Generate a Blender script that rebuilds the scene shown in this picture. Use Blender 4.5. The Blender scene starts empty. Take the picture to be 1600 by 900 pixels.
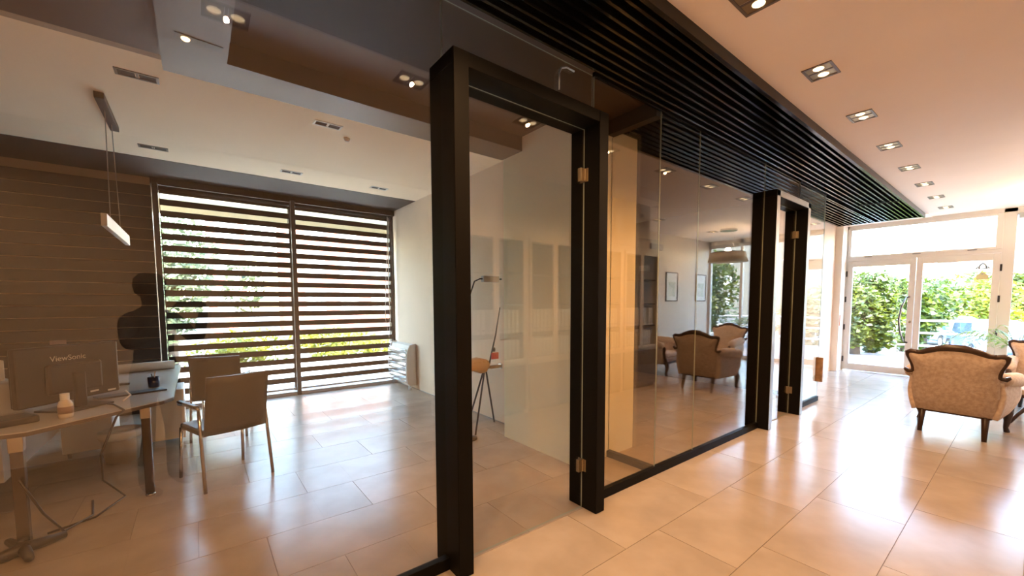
import bpy, bmesh, math, random
from mathutils import Vector, Matrix
random.seed(7)
S = bpy.context.scene
COL = S.collection
PI = math.pi

# ------------------------------------------------------------------ camera, sky, sun, exposure
F_PX, CX, CY = 640.2, 833.7, 515.1            # focal length and principal point in the 1600x900 frame
YAW, PITCH = math.radians(50.549), math.radians(-3.906)
cam = bpy.data.cameras.new('camera'); cam.sensor_fit = 'HORIZONTAL'; cam.sensor_width = 36
cam.lens = F_PX / 1600 * 36
cam.shift_x = (800 - CX) / 1600; cam.shift_y = (CY - 450) / 1600
cam.clip_start = 0.02; cam.clip_end = 400
co = bpy.data.objects.new('camera', cam); COL.objects.link(co)
fw = Vector((math.cos(YAW)*math.cos(PITCH), math.sin(YAW)*math.cos(PITCH), math.sin(PITCH)))
rt = Vector((math.sin(YAW), -math.cos(YAW), 0)); up = rt.cross(fw)
CAMP = Vector((0, 0, 1.5))
co.matrix_world = Matrix(((rt.x, up.x, -fw.x, CAMP.x), (rt.y, up.y, -fw.y, CAMP.y), (rt.z, up.z, -fw.z, CAMP.z), (0, 0, 0, 1)))
S.camera = co

w = bpy.data.worlds.new('world'); S.world = w; w.use_nodes = True
nt = w.node_tree; nt.nodes.clear()
sky = nt.nodes.new('ShaderNodeTexSky'); sky.sky_type = 'NISHITA'; sky.sun_disc = False
sky.sun_elevation = math.radians(58); sky.sun_rotation = math.radians(215); sky.air_density = 1.4; sky.dust_density = .7; sky.ozone_density = 1.0
bgn = nt.nodes.new('ShaderNodeBackground'); bgn.inputs['Strength'].default_value = 2.5
hs = nt.nodes.new('ShaderNodeHueSaturation'); hs.inputs['Saturation'].default_value = 1.1
wo = nt.nodes.new('ShaderNodeOutputWorld')
nt.links.new(sky.outputs[0], hs.inputs['Color']); nt.links.new(hs.outputs[0], bgn.inputs[0]); nt.links.new(bgn.outputs[0], wo.inputs[0])
sl = bpy.data.lights.new('sun', 'SUN'); sl.energy = 13.0; sl.angle = math.radians(1.0); sl.color = (1, .92, .78)
so = bpy.data.objects.new('sun', sl); COL.objects.link(so); so.location = (0, 0, 30)
so.rotation_euler = Vector((.30, .38, -.87)).to_track_quat('-Z', 'Y').to_euler()
vs = S.view_settings
vs.view_transform = 'Standard'; vs.look = 'None'; vs.gamma = 1.0; vs.use_curve_mapping = False
vs.exposure = 1.4
LAMP_W = 47.0                                  # lobby downlights
LAMP_COL = (1.0, .57, .27)

# ------------------------------------------------------------------ materials
MATS = {}
def mat(name, col, rough=.5, metal=0., noise=0., scale=8., col2=None, bump=0., spec=.5, emit=None, estr=0., trans=0., stretch=None, rnd=0., coat=0.):
    if name in MATS: return MATS[name]
    m = bpy.data.materials.new(name); m.use_nodes = True
    n = m.node_tree; b = n.nodes['Principled BSDF']
    b.inputs['Base Color'].default_value = (*col, 1); b.inputs['Roughness'].default_value = rough
    b.inputs['Metallic'].default_value = metal; b.inputs['Specular IOR Level'].default_value = spec
    b.inputs['Coat Weight'].default_value = coat
    if emit: b.inputs['Emission Color'].default_value = (*emit, 1); b.inputs['Emission Strength'].default_value = estr
    src = None
    if noise or bump or col2:
        tc = n.nodes.new('ShaderNodeTexCoord'); mp = n.nodes.new('ShaderNodeMapping')
        if stretch: mp.inputs['Scale'].default_value = stretch
        n.links.new(tc.outputs['Object'], mp.inputs[0])
        nz = n.nodes.new('ShaderNodeTexNoise'); nz.inputs['Scale'].default_value = scale; nz.inputs['Detail'].default_value = 6
        n.links.new(mp.outputs[0], nz.inputs['Vector'])
        if noise or col2:
            mx = n.nodes.new('ShaderNodeMix'); mx.data_type = 'RGBA'
            c2 = col2 if col2 else tuple(max(0, c*(1-noise)) for c in col)
            rp = n.nodes.new('ShaderNodeValToRGB'); rp.color_ramp.elements[0].position = .35; rp.color_ramp.elements[1].position = .65
            n.links.new(nz.outputs['Fac'], rp.inputs[0])
            n.links.new(rp.outputs[0], mx.inputs['Factor'])
            mx.inputs['A'].default_value = (*col, 1); mx.inputs['B'].default_value = (*c2, 1)
            src = mx.outputs['Result']
        if bump:
            bp = n.nodes.new('ShaderNodeBump'); bp.inputs['Strength'].default_value = bump; bp.inputs['Distance'].default_value = .01
            n.links.new(nz.outputs['Fac'], bp.inputs['Height']); n.links.new(bp.outputs[0], b.inputs['Normal'])
    if rnd:
        oi = n.nodes.new('ShaderNodeObjectInfo'); hv = n.nodes.new('ShaderNodeHueSaturation')
        mr = n.nodes.new('ShaderNodeMapRange'); mr.inputs['To Min'].default_value = 1-rnd; mr.inputs['To Max'].default_value = 1+rnd
        n.links.new(oi.outputs['Random'], mr.inputs['Value']); n.links.new(mr.outputs[0], hv.inputs['Value'])
        if src: n.links.new(src, hv.inputs['Color'])
        else: hv.inputs['Color'].default_value = (*col, 1)
        src = hv.outputs[0]
    if src: n.links.new(src, b.inputs['Base Color'])
    if trans:
        tr = n.nodes.new('ShaderNodeBsdfTranslucent'); ms = n.nodes.new('ShaderNodeMixShader'); ms.inputs[0].default_value = trans
        if src: n.links.new(src, tr.inputs[0])
        else: tr.inputs[0].default_value = (*col, 1)
        n.links.new(b.outputs[0], ms.inputs[1]); n.links.new(tr.outputs[0], ms.inputs[2])
        n.links.new(ms.outputs[0], n.nodes['Material Output'].inputs[0])
    MATS[name] = m
    return m
def glassmat(name, tint=(.93, .93, .92), ior=1.55):
    m = bpy.data.materials.new(name); m.use_nodes = True; n = m.node_tree; n.nodes.clear()
    o = n.nodes.new('ShaderNodeOutputMaterial'); ms = n.nodes.new('ShaderNodeMixShader')
    t = n.nodes.new('ShaderNodeBsdfTransparent'); t.inputs[0].default_value = (*tint, 1)
    g = n.nodes.new('ShaderNodeBsdfGlossy'); g.inputs['Roughness'].default_value = 0.0; g.inputs[0].default_value = (1, 1, 1, 1)
    fr = n.nodes.new('ShaderNodeFresnel'); ge = n.nodes.new('ShaderNodeNewGeometry')
    mx = n.nodes.new('ShaderNodeMix'); mx.data_type = 'FLOAT'
    mx.inputs['A'].default_value = ior; mx.inputs['B'].default_value = 1/ior       # same Fresnel on both faces of a pane
    n.links.new(ge.outputs['Backfacing'], mx.inputs['Factor']); n.links.new(mx.outputs['Result'], fr.inputs['IOR'])
    n.links.new(fr.outputs[0], ms.inputs[0]); n.links.new(t.outputs[0], ms.inputs[1]); n.links.new(g.outputs[0], ms.inputs[2])
    n.links.new(ms.outputs[0], o.inputs[0])
    MATS[name] = m
    return m

M_glass = glassmat('partition_glass', (.98, .945, .89), 1.64)
M_wglass = glassmat('window_glass', (.97, .98, .98), 1.45)
M_gedge = mat('glass_edge', (.30, .34, .28), .25)
M_black = mat('black_lacquer', (.007, .006, .005), .5, spec=.07)
M_slat = mat('slat_black', (.005, .005, .005), .20, spec=.32)
M_void = mat('void_black', (.008, .007, .006), .8)
M_lobceil = mat('lobby_ceiling_paint', (.95, .84, .765), .75, noise=.03, scale=1.5)
M_offceil = mat('office_ceiling_paint', (.95, .77, .56), .8, noise=.03, scale=1.5)
M_brownceil = mat('brown_ceiling_panel', (.072, .040, .021), .55, noise=.15, scale=2)
M_beam = mat('grey_bulkhead_paint', (.15, .122, .092), .38, spec=.3, noise=.3, scale=2)
M_beamface = mat('bulkhead_side_shade_brown', (.045, .030, .022), .55)  # brown darkened to put shade into the bulkhead's side faces
M_wall = mat('white_wall_plaster', (.82, .665, .50), .8, noise=.03, scale=3)
M_colwall = mat('cream_column_plaster', (.82, .80, .60), .7, noise=.03, scale=3)
M_peach = mat('peach_wall_plaster', (.80, .60, .47), .75, noise=.04, scale=3)
M_lobwall = mat('lobby_wall_plaster', (.80, .70, .60), .8, noise=.03, scale=3)
M_board = mat('dark_wall_board', (.060, .042, .030), .42, noise=.25, scale=6, stretch=(1, 1, 14), rnd=.08)
M_seam = mat('board_seam_aluminium', (.42, .32, .23), .4, metal=.3)
M_darkceil = mat('dark_brown_ceiling_strip', (.022, .015, .011), .6)
M_tile = mat('stone_floor_tile', (.405, .335, .268), .22, noise=.2, scale=3.0, col2=(.335, .275, .218), rnd=.02, spec=.36)
M_grout = mat('floor_grout', (.20, .16, .13), .8)
M_chrome = mat('brushed_chrome', (.62, .61, .59), .22, metal=1)
M_steel = mat('dull_steel', (.40, .385, .37), .35, metal=.9)
M_brass = mat('worn_brass', (.40, .33, .22), .35, metal=.9)
M_chair = mat('brown_chair_leather', (.030, .020, .015), .42)
M_seat = mat('black_seat_leather', (.022, .02, .02), .4)
M_desk = mat('desk_top_laminate', (.50, .47, .43), .24)
M_deskedge = mat('desk_edge_dark', (.12, .09, .07), .5)
M_white = mat('white_plastic', (.75, .74, .71), .4)
M_grey = mat('grey_metal_paint', (.42, .42, .41), .4)
M_darkpl = mat('dark_plastic', (.025, .021, .019), .42)
M_mon = mat('monitor_brown_black', (.025, .014, .010), .45)
M_logo = mat('logo_silver_print', (.55, .52, .48), .4)
M_band = mat('blind_dark_band', (.035, .029, .025), .8, trans=.03)
M_frame = mat('window_frame_greyblue', (.075, .066, .06), .45)
M_taupe = mat('door_frame_taupe', (.66, .60, .545), .45)
M_fabric = mat('brocade_fabric', (.52, .41, .335), .85, noise=.5, scale=30, col2=(.41, .305, .235), bump=.5)
M_fabricl = mat('brocade_fabric_light', (.74, .60, .48), .85, noise=.3, scale=30, col2=(.60, .44, .33), bump=.3)
M_wood = mat('carved_dark_walnut', (.048, .021, .012), .38, noise=.4, scale=20)
M_lamp = mat('lamp_bulb_lit', (1, .8, .5), .5, emit=(1, .74, .42), estr=1.3)
M_bulboff = mat('lamp_bulb_soft', (1, .85, .65), .4, emit=(1, .78, .5), estr=2.5)
M_refl = mat('lamp_reflector_gold', (.40, .29, .15), .3, metal=.9)
M_dframe = mat('downlight_frame_bronze', (.20, .16, .13), .4, metal=.6)
M_shade = mat('drum_shade_fabric', (.86, .76, .62), .8, trans=.5)
M_cab = mat('cabinet_cream_lacquer', (.74, .64, .53), .4)
M_cabin = mat('cabinet_inside_brown', (.05, .038, .028), .6)
M_binder = mat('white_binder_card', (.83, .80, .75), .6)
M_leafA = mat('leaf_bright_green', (.105, .125, .006), .5, col2=(.03, .058, .004), noise=.5, scale=2.2, trans=.45)
M_leafB = mat('leaf_yellow_green', (.28, .27, .012), .5, col2=(.12, .16, .011), noise=.5, scale=2.0, trans=.45)
M_leafC = mat('leaf_grey_green', (.10, .14, .055), .6, col2=(.16, .18, .11), noise=.5, scale=2.2, trans=.4)
M_palm = mat('palm_leaf_green', (.24, .36, .05), .45, col2=(.40, .46, .12), noise=.4, scale=9, trans=.4)
M_bark = mat('tree_bark', (.10, .07, .05), .9, noise=.4, scale=9)
M_pave = mat('pink_terrace_paving', (.145, .108, .09), .8, noise=.12, scale=3)
M_asph = mat('pale_asphalt', (.085, .08, .076), .9, noise=.15, scale=4)
M_bldg = mat('white_facade_render', (.16, .142, .115), .85)
M_red = mat('red_brick_facade', (.52, .22, .15), .85, noise=.25, scale=3)
M_redpl = mat('red_plastic', (.55, .04, .03), .4)
M_orange = mat('orange_label', (.72, .26, .12), .5)
M_whitepaint = mat('white_railing_paint', (.45, .435, .41), .5)
M_carglass = mat('car_window_glass', (.10, .14, .17), .08, spec=.8)
M_tyre = mat('tyre_rubber', (.02, .02, .02), .8)
M_tan = mat('tan_leather', (.52, .27, .10), .5)
M_plywood = mat('raw_plywood', (.45, .26, .13), .6, noise=.4, scale=14)
M_paper = mat('white_paper', (.82, .81, .79), .7)
M_navy = mat('navy_ceramic', (.012, .018, .06), .25)
M_clear = glassmat('clear_plastic_wrap', (.96, .96, .96), 1.6)
M_terra = mat('terracotta_pot', (.45, .20, .11), .7)
M_cream = mat('cream_canopy_soffit', (.80, .70, .50), .7)
M_green = mat('green_mesh_fence', (.25, .50, .36), .7)

# ------------------------------------------------------------------ mesh helpers
class MB:
    def __init__(s): s.v = []; s.f = []; s.m = []
    def add(s, vs, fs, mi=0):
        o = len(s.v); s.v += [tuple(p) for p in vs]; s.f += [tuple(i+o for i in f) for f in fs]; s.m += [mi]*len(fs); return s
    def box(s, x0, x1, y0, y1, z0, z1, mi=0):
        x0, x1 = min(x0, x1), max(x0, x1); y0, y1 = min(y0, y1), max(y0, y1); z0, z1 = min(z0, z1), max(z0, z1)
        return s.add([(x0,y0,z0),(x1,y0,z0),(x1,y1,z0),(x0,y1,z0),(x0,y0,z1),(x1,y0,z1),(x1,y1,z1),(x0,y1,z1)],
              [(0,3,2,1),(4,5,6,7),(0,1,5,4),(1,2,6,5),(2,3,7,6),(3,0,4,7)], mi)
    def prism(s, poly, a0, a1, axis='z', mi=0):
        def P(u, v, t): return {'z': (u, v, t), 'x': (t, u, v), 'y': (u, t, v)}[axis]
        n = len(poly); area = sum(poly[i][0]*poly[(i+1)%n][1]-poly[(i+1)%n][0]*poly[i][1] for i in range(n))
        pl = list(poly) if area > 0 else list(poly)[::-1]
        if axis == 'y': pl = pl[::-1]
        vs = [P(u, v, a0) for u, v in pl] + [P(u, v, a1) for u, v in pl]
        fs = [tuple(range(n))[::-1], tuple(range(n, 2*n))] + [(i, (i+1)%n, n+(i+1)%n, n+i) for i in range(n)]
        return s.add(vs, fs, mi)
    def tube(s, path, r, seg=8, mi=0, flat=1.0):
        path = [Vector(p) for p in path]; n = len(path)
        rs = r if isinstance(r, (list, tuple)) else [r]*n
        t0 = (path[1]-path[0]).normalized()
        nrm = t0.orthogonal().normalized() if abs(t0.z) > .99 else t0.cross(Vector((0,0,1))).normalized()
        vs = []
        for i, p in enumerate(path):
            t = ((path[i+1]-p) if i == 0 else (p-path[i-1]) if i == n-1 else (path[i+1]-path[i-1])).normalized()
            nrm = (nrm - t*nrm.dot(t)); nrm = nrm.normalized() if nrm.length > 1e-6 else t.orthogonal().normalized()
            b = t.cross(nrm)
            for k in range(seg):
                a = 2*PI*k/seg; vs.append(p + nrm*math.cos(a)*rs[i] + b*math.sin(a)*rs[i]*flat)
        fs = [(i*seg+k, i*seg+(k+1)%seg, (i+1)*seg+(k+1)%seg, (i+1)*seg+k) for i in range(n-1) for k in range(seg)]
        fs += [tuple(range(seg))[::-1], tuple(range((n-1)*seg, n*seg))]
        return s.add(vs, fs, mi)
    def lathe(s, prof, c=(0,0,0), seg=24, mi=0):
        vs = []; n = len(prof)
        for r, z in prof:
            for k in range(seg):
                a = 2*PI*k/seg; vs.append((c[0]+r*math.cos(a), c[1]+r*math.sin(a), c[2]+z))
        fs = [(i*seg+k, i*seg+(k+1)%seg, (i+1)*seg+(k+1)%seg, (i+1)*seg+k) for i in range(n-1) for k in range(seg)]
        if prof[0][0] > 1e-4: fs.append(tuple(range(seg))[::-1])
        if prof[-1][0] > 1e-4: fs.append(tuple(range((n-1)*seg, n*seg)))
        return s.add(vs, fs, mi)
    def grid(s, fn, nu, nv, mi=0):
        vs = [fn(i/nu, j/nv) for i in range(nu+1) for j in range(nv+1)]
        fs = [(i*(nv+1)+j, (i+1)*(nv+1)+j, (i+1)*(nv+1)+j+1, i*(nv+1)+j+1) for i in range(nu) for j in range(nv)]
        return s.add(vs, fs, mi)
    def build(s, name, mats, parent=None, bevel=0, seg=2, smooth=False, loc=None, sub=0, solid=0):
        me = bpy.data.meshes.new(name); me.from_pydata([tuple(p) for p in s.v], [], s.f)
        for m in (mats if isinstance(mats, (list, tuple)) else [mats]): me.materials.append(m)
        me.polygons.foreach_set('material_index', s.m)
        if smooth: me.polygons.foreach_set('use_smooth', [True]*len(me.polygons))
        me.update()
        o = bpy.data.objects.new(name, me); COL.objects.link(o)
        if parent: o.parent = parent
        if loc: o.location = loc
        if solid: d = o.modifiers.new('solid', 'SOLIDIFY'); d.thickness = solid; d.offset = 0
        if bevel: b = o.modifiers.new('bevel', 'BEVEL'); b.width = bevel; b.segments = seg; b.limit_method = 'ANGLE'; b.angle_limit = .6
        if sub: q = o.modifiers.new('sub', 'SUBSURF'); q.levels = sub; q.render_levels = sub
        return o
def tag(o, label, cat, group=None, kind=None):
    o['label'] = label; o['category'] = cat
    if group: o['group'] = group
    if kind: o['kind'] = kind
    return o
def empty(name, loc=(0,0,0), rz=0., label=None, cat=None, group=None, kind=None):
    o = bpy.data.objects.new(name, None); COL.objects.link(o); o.location = loc; o.rotation_euler = (0,0,rz); o.empty_display_size = .1
    if label: tag(o, label, cat, group, kind)
    return o
def struct(name, label, cat, loc=(0,0,0)): return empty(name, loc, 0, label, cat, None, 'structure')
def copy_tree(o, parent=None):
    c = o.copy(); COL.objects.link(c); c.parent = parent
    for ch in list(o.children): copy_tree(ch, c)
    return c
def B(name, m, *b, parent=None, bevel=0): return MB().box(*b).build(name, m, parent, bevel)
def pane(name, m, x0, x1, y0, y1, z0, z1, parent, thin):
    """glass sheet: big faces are glass, the narrow rim is the polished pale edge"""
    mb = MB().box(x0, x1, y0, y1, z0, z1)
    ix = {'y': (2, 4), 'x': (3, 5)}[thin]
    mb.m = [0 if i in ix else 1 for i in range(6)]
    return mb.build(name, [m, M_gedge], parent)
def spot(name, loc, power, col, parent=None, size=110, blend=.6, rad=.05):
    l = bpy.data.lights.new(name, 'SPOT'); l.energy = power; l.color = col; l.spot_size = math.radians(size); l.spot_blend = blend; l.shadow_soft_size = rad
    o = bpy.data.objects.new(name, l); COL.objects.link(o); o.location = loc
    if parent: o.parent = parent
    return o
def text(name, body, size, m, parent, loc, rot, ext=.0008):
    c = bpy.data.curves.new(name, 'FONT'); c.body = body; c.size = size; c.extrude = ext; c.align_x = 'CENTER'; c.align_y = 'CENTER'
    t = bpy.data.objects.new(name, c); COL.objects.link(t)
    me = bpy.data.meshes.new_from_object(t.evaluated_get(bpy.context.evaluated_depsgraph_get()))
    bpy.data.objects.remove(t); me.materials.clear(); me.materials.append(m)
    o = bpy.data.objects.new(name, me); COL.objects.link(o); o.parent = parent; o.location = loc; o.rotation_euler = rot
    return o

# ------------------------------------------------------------------ floor with its tiles
XA, XB, YA, YB = -3.5, 11.0, -1.7, 7.55
fl = struct('floor', 'polished beige stone tile floor running through lobby and offices', 'floor')
B('grout_bed', M_grout, XA, XB, YA, YB, -.12, -.003, parent=fl)
TW, TL, G = .513, 1.0, .0035
full = None
k = math.floor((YA-.465)/TW)
while .465+k*TW < YB:
    y0, y1 = .465+k*TW, .465+(k+1)*TW
    off = (.62-.335*(k-3)) % TL
    x = XA - (XA % TL) + off - 2*TL
    while x < XB:
        a0, a1, b0, b1 = max(x, XA), min(x+TL, XB), max(y0, YA), min(y1, YB)
        if a1-a0 > .05 and b1-b0 > .05:
            whole = abs(a1-a0-TL) < 1e-6 and abs(b1-b0-TW) < 1e-6
            if whole and full:
                t = full.copy(); COL.objects.link(t); t.location = ((a0+a1)/2, (b0+b1)/2, 0)
            else:
                hx, hy = (a1-a0)/2-G/2, (b1-b0)/2-G/2
                t = MB().box(-hx, hx, -hy, hy, -.012, 0).build('tile', M_tile, fl, loc=((a0+a1)/2, (b0+b1)/2, 0))
                if whole: full = t
        x += TL
    k += 1

# ------------------------------------------------------------------ ceilings
ZL, ZO = 3.13, 3.155
ce = struct('ceiling', 'pale peach plaster lobby ceiling with recessed downlights', 'ceiling')
B('lobby_ceiling', M_lobceil, XA, 11.3, YA-.2, 1.36, ZL, ZL+.3, parent=ce)
B('vestibule_ceiling', M_lobceil, 7.3, 11.3, 2.70, 3.0, ZL, ZL+.3, parent=ce)
ce2 = struct('ceiling_office', 'warm white plaster office ceiling with brown panel near the glass', 'ceiling')
B('main_ceiling', M_offceil, XA, 2.87, 3.88, 6.56, ZO, ZO+.3, parent=ce2)
B('tan_ceiling_strip', mat('tan_ceiling_paint', (.40, .31, .22), .7), XA, -.1, 3.80, 3.88, ZO-.003, ZO+.29, parent=ce2)
B('brown_ceiling_panel', M_brownceil, XA, -.1, 2.036, 3.80, ZO-.006, ZO+.29, parent=ce2)
B('brown_ceiling_panel', M_brownceil, -.1, 2.98, 2.036, 3.88, ZO-.006, ZO+.29, parent=ce2)
B('brown_ceiling_panel', M_brownceil, 2.98, 7.3, 2.70, 3.88, ZO-.006, ZO+.29, parent=ce2)
B('dark_ceiling_strip', M_darkceil, XA, 2.87, 6.56, 7.75, ZO-.004, ZO+.3, parent=ce2)
B('meeting_room_ceiling', M_brownceil, 2.87, 7.3, 3.88, 7.75, ZO, ZO+.3, parent=ce2)
# L shaped dropped bulkhead
bk = struct('trim_1', 'grey L-shaped dropped bulkhead hanging under the office ceiling', 'bulkhead')
mb = MB(); mb.prism([(-.1, 2.60), (.22, 2.60), (.22, 3.34), (2.60, 3.34), (2.60, 3.69), (-.1, 3.69)], 3.01, ZO, 'z')
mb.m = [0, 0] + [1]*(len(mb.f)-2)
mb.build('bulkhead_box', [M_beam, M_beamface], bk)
dl = empty('recessed_spotlight', (.08, 3.17, 3.006), math.radians(4), 'narrow recessed spotlight with one lit bulb in the grey bulkhead', 'downlight')
MB().box(-.11, .11, -.035, .035, 0, .003).build('recess_plate', mat('grey_green_plate', (.10, .10, .09), .5), dl)
MB().lathe([(0, -.014), (.015, -.012), (.021, -.005), (.021, 0)], (-.06, 0, 0), 16).build('bulb', M_lamp, dl, smooth=True)

# ------------------------------------------------------------------ walls
wb = struct('wall_back', 'dark brown panelled wall of horizontal boards beside the blinds', 'wall')
B('backing', M_seam, XA, -.40, 7.56, 7.72, 0, ZO, parent=wb)
bh = .1455; b0 = None
for i in range(22):
    z0 = i*bh; z1 = min(z0+bh-.011, ZO)
    if i == 0: b0 = MB().box(XA, -.40, -.011, .011, 0, bh-.011).build('board', M_board, wb, loc=(0, 7.55, 0))
    elif z1-z0 > .1:
        o = b0.copy(); COL.objects.link(o); o.location = (0, 7.55, z0)
B('wall_back_header', M_darkceil, -.40, 2.90, 7.50, 7.72, 3.06, ZO, parent=wb)
B('wall_back_far', M_board, 2.87, 7.3, 7.56, 7.72, 0, ZO, parent=wb)
wo_ = struct('wall_office_side', 'white plaster side wall of the office beside the blinds', 'wall')
B('side_wall', M_wall, 2.87, 3.0, 3.60, 7.72, 0, ZO, parent=wo_)
B('side_skirting', mat('grey_skirting', (.34, .31, .29), .5), 2.862, 2.87, 3.67, 7.5, 0, .012, parent=wo_)
wc = struct('wall_column', 'broad cream plaster column between the two glazed offices', 'column')
B('column_body', M_colwall, 2.60, 3.42, 2.55, 3.67, 0, ZO, parent=wc)
we = struct('wall_office_end', 'brown end wall of the office behind the desk', 'wall')
B('end_wall', M_board, XA-.15, XA, 2.03, 7.72, 0, 3.4, parent=we)
wm = struct('wall_meeting_end', 'plain end wall of the second glazed office', 'wall')
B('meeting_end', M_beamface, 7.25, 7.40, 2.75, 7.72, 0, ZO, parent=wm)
wl = struct('wall_lobby_left', 'peach plaster lobby wall and pilaster left of the entrance doors', 'wall')
B('peach_wall', M_peach, 7.40, 11.05, 2.75, 2.95, 0, 3.4, parent=wl)
B('pilaster', M_lobwall, 10.66, 10.99, 2.625, 2.75, 0, ZL, parent=wl)
wr = struct('wall_right', 'pale lobby wall with two framed pictures', 'wall')
B('lobby_wall', M_lobwall, XA, 11.05, -1.9, -1.7, 0, 3.4, parent=wr)
B('cabinet_backing_wall', M_lobwall, 2.35, 6.42, -.95, -.63, 0, ZL, parent=wr)
B('cabinet_overpanel', M_lobwall, 2.35, 6.10, -.63, -.22, 2.42, ZL, parent=wr)
wn = struct('wall_near', 'plain lobby wall behind the viewpoint', 'wall')
B('near_wall', M_lobwall, XA-.15, XA, -1.9, 2.03, 0, 3.4, parent=wn)
rf = struct('roof', 'unseen flat roof slab added to keep sun off lobby and offices', 'roof')
B('added_roof_slab', M_bldg, XA-.3, 11.35, -2.1, 7.9, 3.46, 3.66, parent=rf)  # unseen slab, added to block the sun above the ceilings

# ------------------------------------------------------------------ black slatted ceiling above the partition
st = struct('ceiling_slats', 'black slatted ceiling band above the glass partition', 'ceiling')
B('void_panel', M_void, XA, 10.55, 1.36, 2.68, 3.30, 3.42, parent=st)
s0 = s1 = None; NS = 19
for i in range(NS):
    y = 1.425 + i*(2.645-1.425)/(NS-1)
    if abs(y-2.03) < .02: y += .03
    if y < 2.03:
        if s0 is None: s0 = MB().box(XA, 10.45, -.009, .009, 3.065, 3.135).build('slat', M_slat, st, loc=(0, y, 0))
        else: o = s0.copy(); COL.objects.link(o); o.location = (0, y, 0)
    else:
        if s1 is None: s1 = MB().box(3.06, 10.45, -.009, .009, 3.065, 3.135).build('slat', M_slat, st, loc=(0, y, 0))
        else: o = s1.copy(); COL.objects.link(o); o.location = (0, y, 0)
B('fascia', M_slat, XA, 10.5, 1.345, 1.375, 3.055, 3.30, parent=st)
B('fascia', M_slat, 3.06, 10.5, 2.668, 2.69, 3.075, 3.30, parent=st)
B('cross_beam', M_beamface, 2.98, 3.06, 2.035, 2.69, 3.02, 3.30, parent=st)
B('end_strip', M_slat, 10.45, 10.50, 1.36, 2.68, 3.07, 3.30, parent=st)
B('lobby_end_strip', M_lobceil, 10.50, 11.2, 1.30, 2.75, 3.12, 3.40, parent=st)
for x in (1.9, 5.0, 8.45): B('cross_carrier', M_void, x, x+.03, 1.375, 2.02 if x < 3 else 2.668, 3.136, 3.165, parent=st)
cb = MB().tube([(8.45, 1.36, 3.135), (8.45, 1.36, 3.06), (8.44, 1.42, 3.045), (8.43, 1.6, 3.055), (8.41, 1.9, 3.055)], .008, 6).build('ceiling_cable', M_void, None, smooth=True)
tag(cb, 'thin black cable drooping across the ceiling slats near the entrance', 'cable')

# ------------------------------------------------------------------ glass partition with its two framed doors
YG, GT = 2.02, 3.062
gp = struct('wall_partition', 'floor to ceiling frameless glass partition with black bottom rails', 'glass partition')
def gpane(x0, x1, z0, z1): return pane('glass_pane', M_glass, x0+.0006, x1-.0006, YG-.004, YG+.004, z0, z1, gp, 'y')
for a, b in ((XA, -2.3), (-2.3, -.63), (-.63, 1.04)): gpane(a, b, .05, GT)
gpane(1.045, 2.19, 2.765, GT)
for a, b in ((2.206, 3.02), (3.02, 3.65), (3.65, 5.095)): gpane(a, b, .05, GT)
gpane(5.10, 6.19, 2.765, GT)
gpane(6.195, 7.25, .05, GT)
for a, b in ((XA, 1.035), (2.206, 5.095), (6.19, 7.255)):
    B('bottom_rail', M_black, a, b, YG-.022, YG+.022, 0, .07, parent=gp, bevel=.002)
    B('top_rail', M_black, a, b, YG-.012, YG+.012, GT, GT+.03, parent=gp)
pane('glass_return', M_glass, 3.035, 3.045, YG+.01, 2.55, .05, GT, gp, 'x')
B('return_rail', M_black, 3.015, 3.065, YG+.022, 2.55, 0, .06, parent=gp)
pane('glass_return', M_glass, 7.24, 7.25, YG+.01, 2.75, .05, GT, gp, 'x')
B('return_rail', M_black, 7.225, 7.255, YG+.022, 2.75, 0, .06, parent=gp)
def glass_door(name, x0, x1, label):
    d = struct(name, label, 'door')
    for a, b in ((x0, x0+.088), (x1-.088, x1)): B('frame_post', M_black, a, b, 1.885, 2.15, 0, 2.69, parent=d, bevel=.003)
    B('frame_header', M_black, x0, x1, 1.885, 2.15, 2.69, 2.765, parent=d, bevel=.003)
    B('frame_edge_trim', M_steel if name == 'door_2' else M_black, x1-.086, x1-.002, 1.881, 1.885, .003, 2.76, parent=d)
    B('frame_edge_trim', M_steel if name == 'door_2' else M_black, x0+.002, x0+.086, 1.881, 1.885, .003, 2.76, parent=d)
    if name == 'door_2': B('frame_edge_trim', M_steel, x0+.002, x1-.002, 1.881, 1.885, 2.695, 2.762, parent=d)
    lf = pane('door_leaf', M_glass, x0+.092, x1-.092, YG-.005, YG+.005, .008, 2.678, d, 'y')
    for z in (.32, 2.37):
        h = MB(); h.box(x1-.135, x1-.0885, YG-.014, YG+.014, z-.045, z+.045); h.box(x1-.094, x1-.0885, YG-.04, YG+.034, z-.045, z+.045)
        h.tube([(x1-.10, YG-.018, z-.04), (x1-.10, YG-.018, z+.04)], .008, 8)
        h.build('hinge', M_brass, lf, bevel=.002)
    return d
glass_door('door_1', 1.035, 2.206, 'tall glass door in a deep black frame nearest the viewer')
glass_door('door_2', 5.095, 6.19, 'further glass door in a black frame with steel edges')
hk = MB().tube([(2.0, 2.008, 3.02), (1.93, 2.004, 3.02), (1.88, 2.004, 3.0), (1.86, 2.004, 2.96), (1.86, 2.004, 2.86)], .006, 6).build('glass_clamp_hook', M_steel, gp, smooth=True)
wd = MB().box(7.235, 7.275, 1.955, 2.05, .29, .66).build('wooden_edge_guard', M_plywood, None, bevel=.004)
tag(wd, 'raw plywood strip clipped on the free edge of the glass partition', 'wood strip')
sw = MB().box(10.70, 10.78, 2.612, 2.625, 1.46, 1.54).build('light_switch', M_white, None, bevel=.004); tag(sw, 'small white light switch on the pilaster by the doors', 'switch')
og = MB().box(10.68, 10.72, 2.612, 2.625, .98, 1.22).build('call_point', M_orange, None, bevel=.004); tag(og, 'upright orange plate on the pilaster below the light switch', 'plate')

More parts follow.
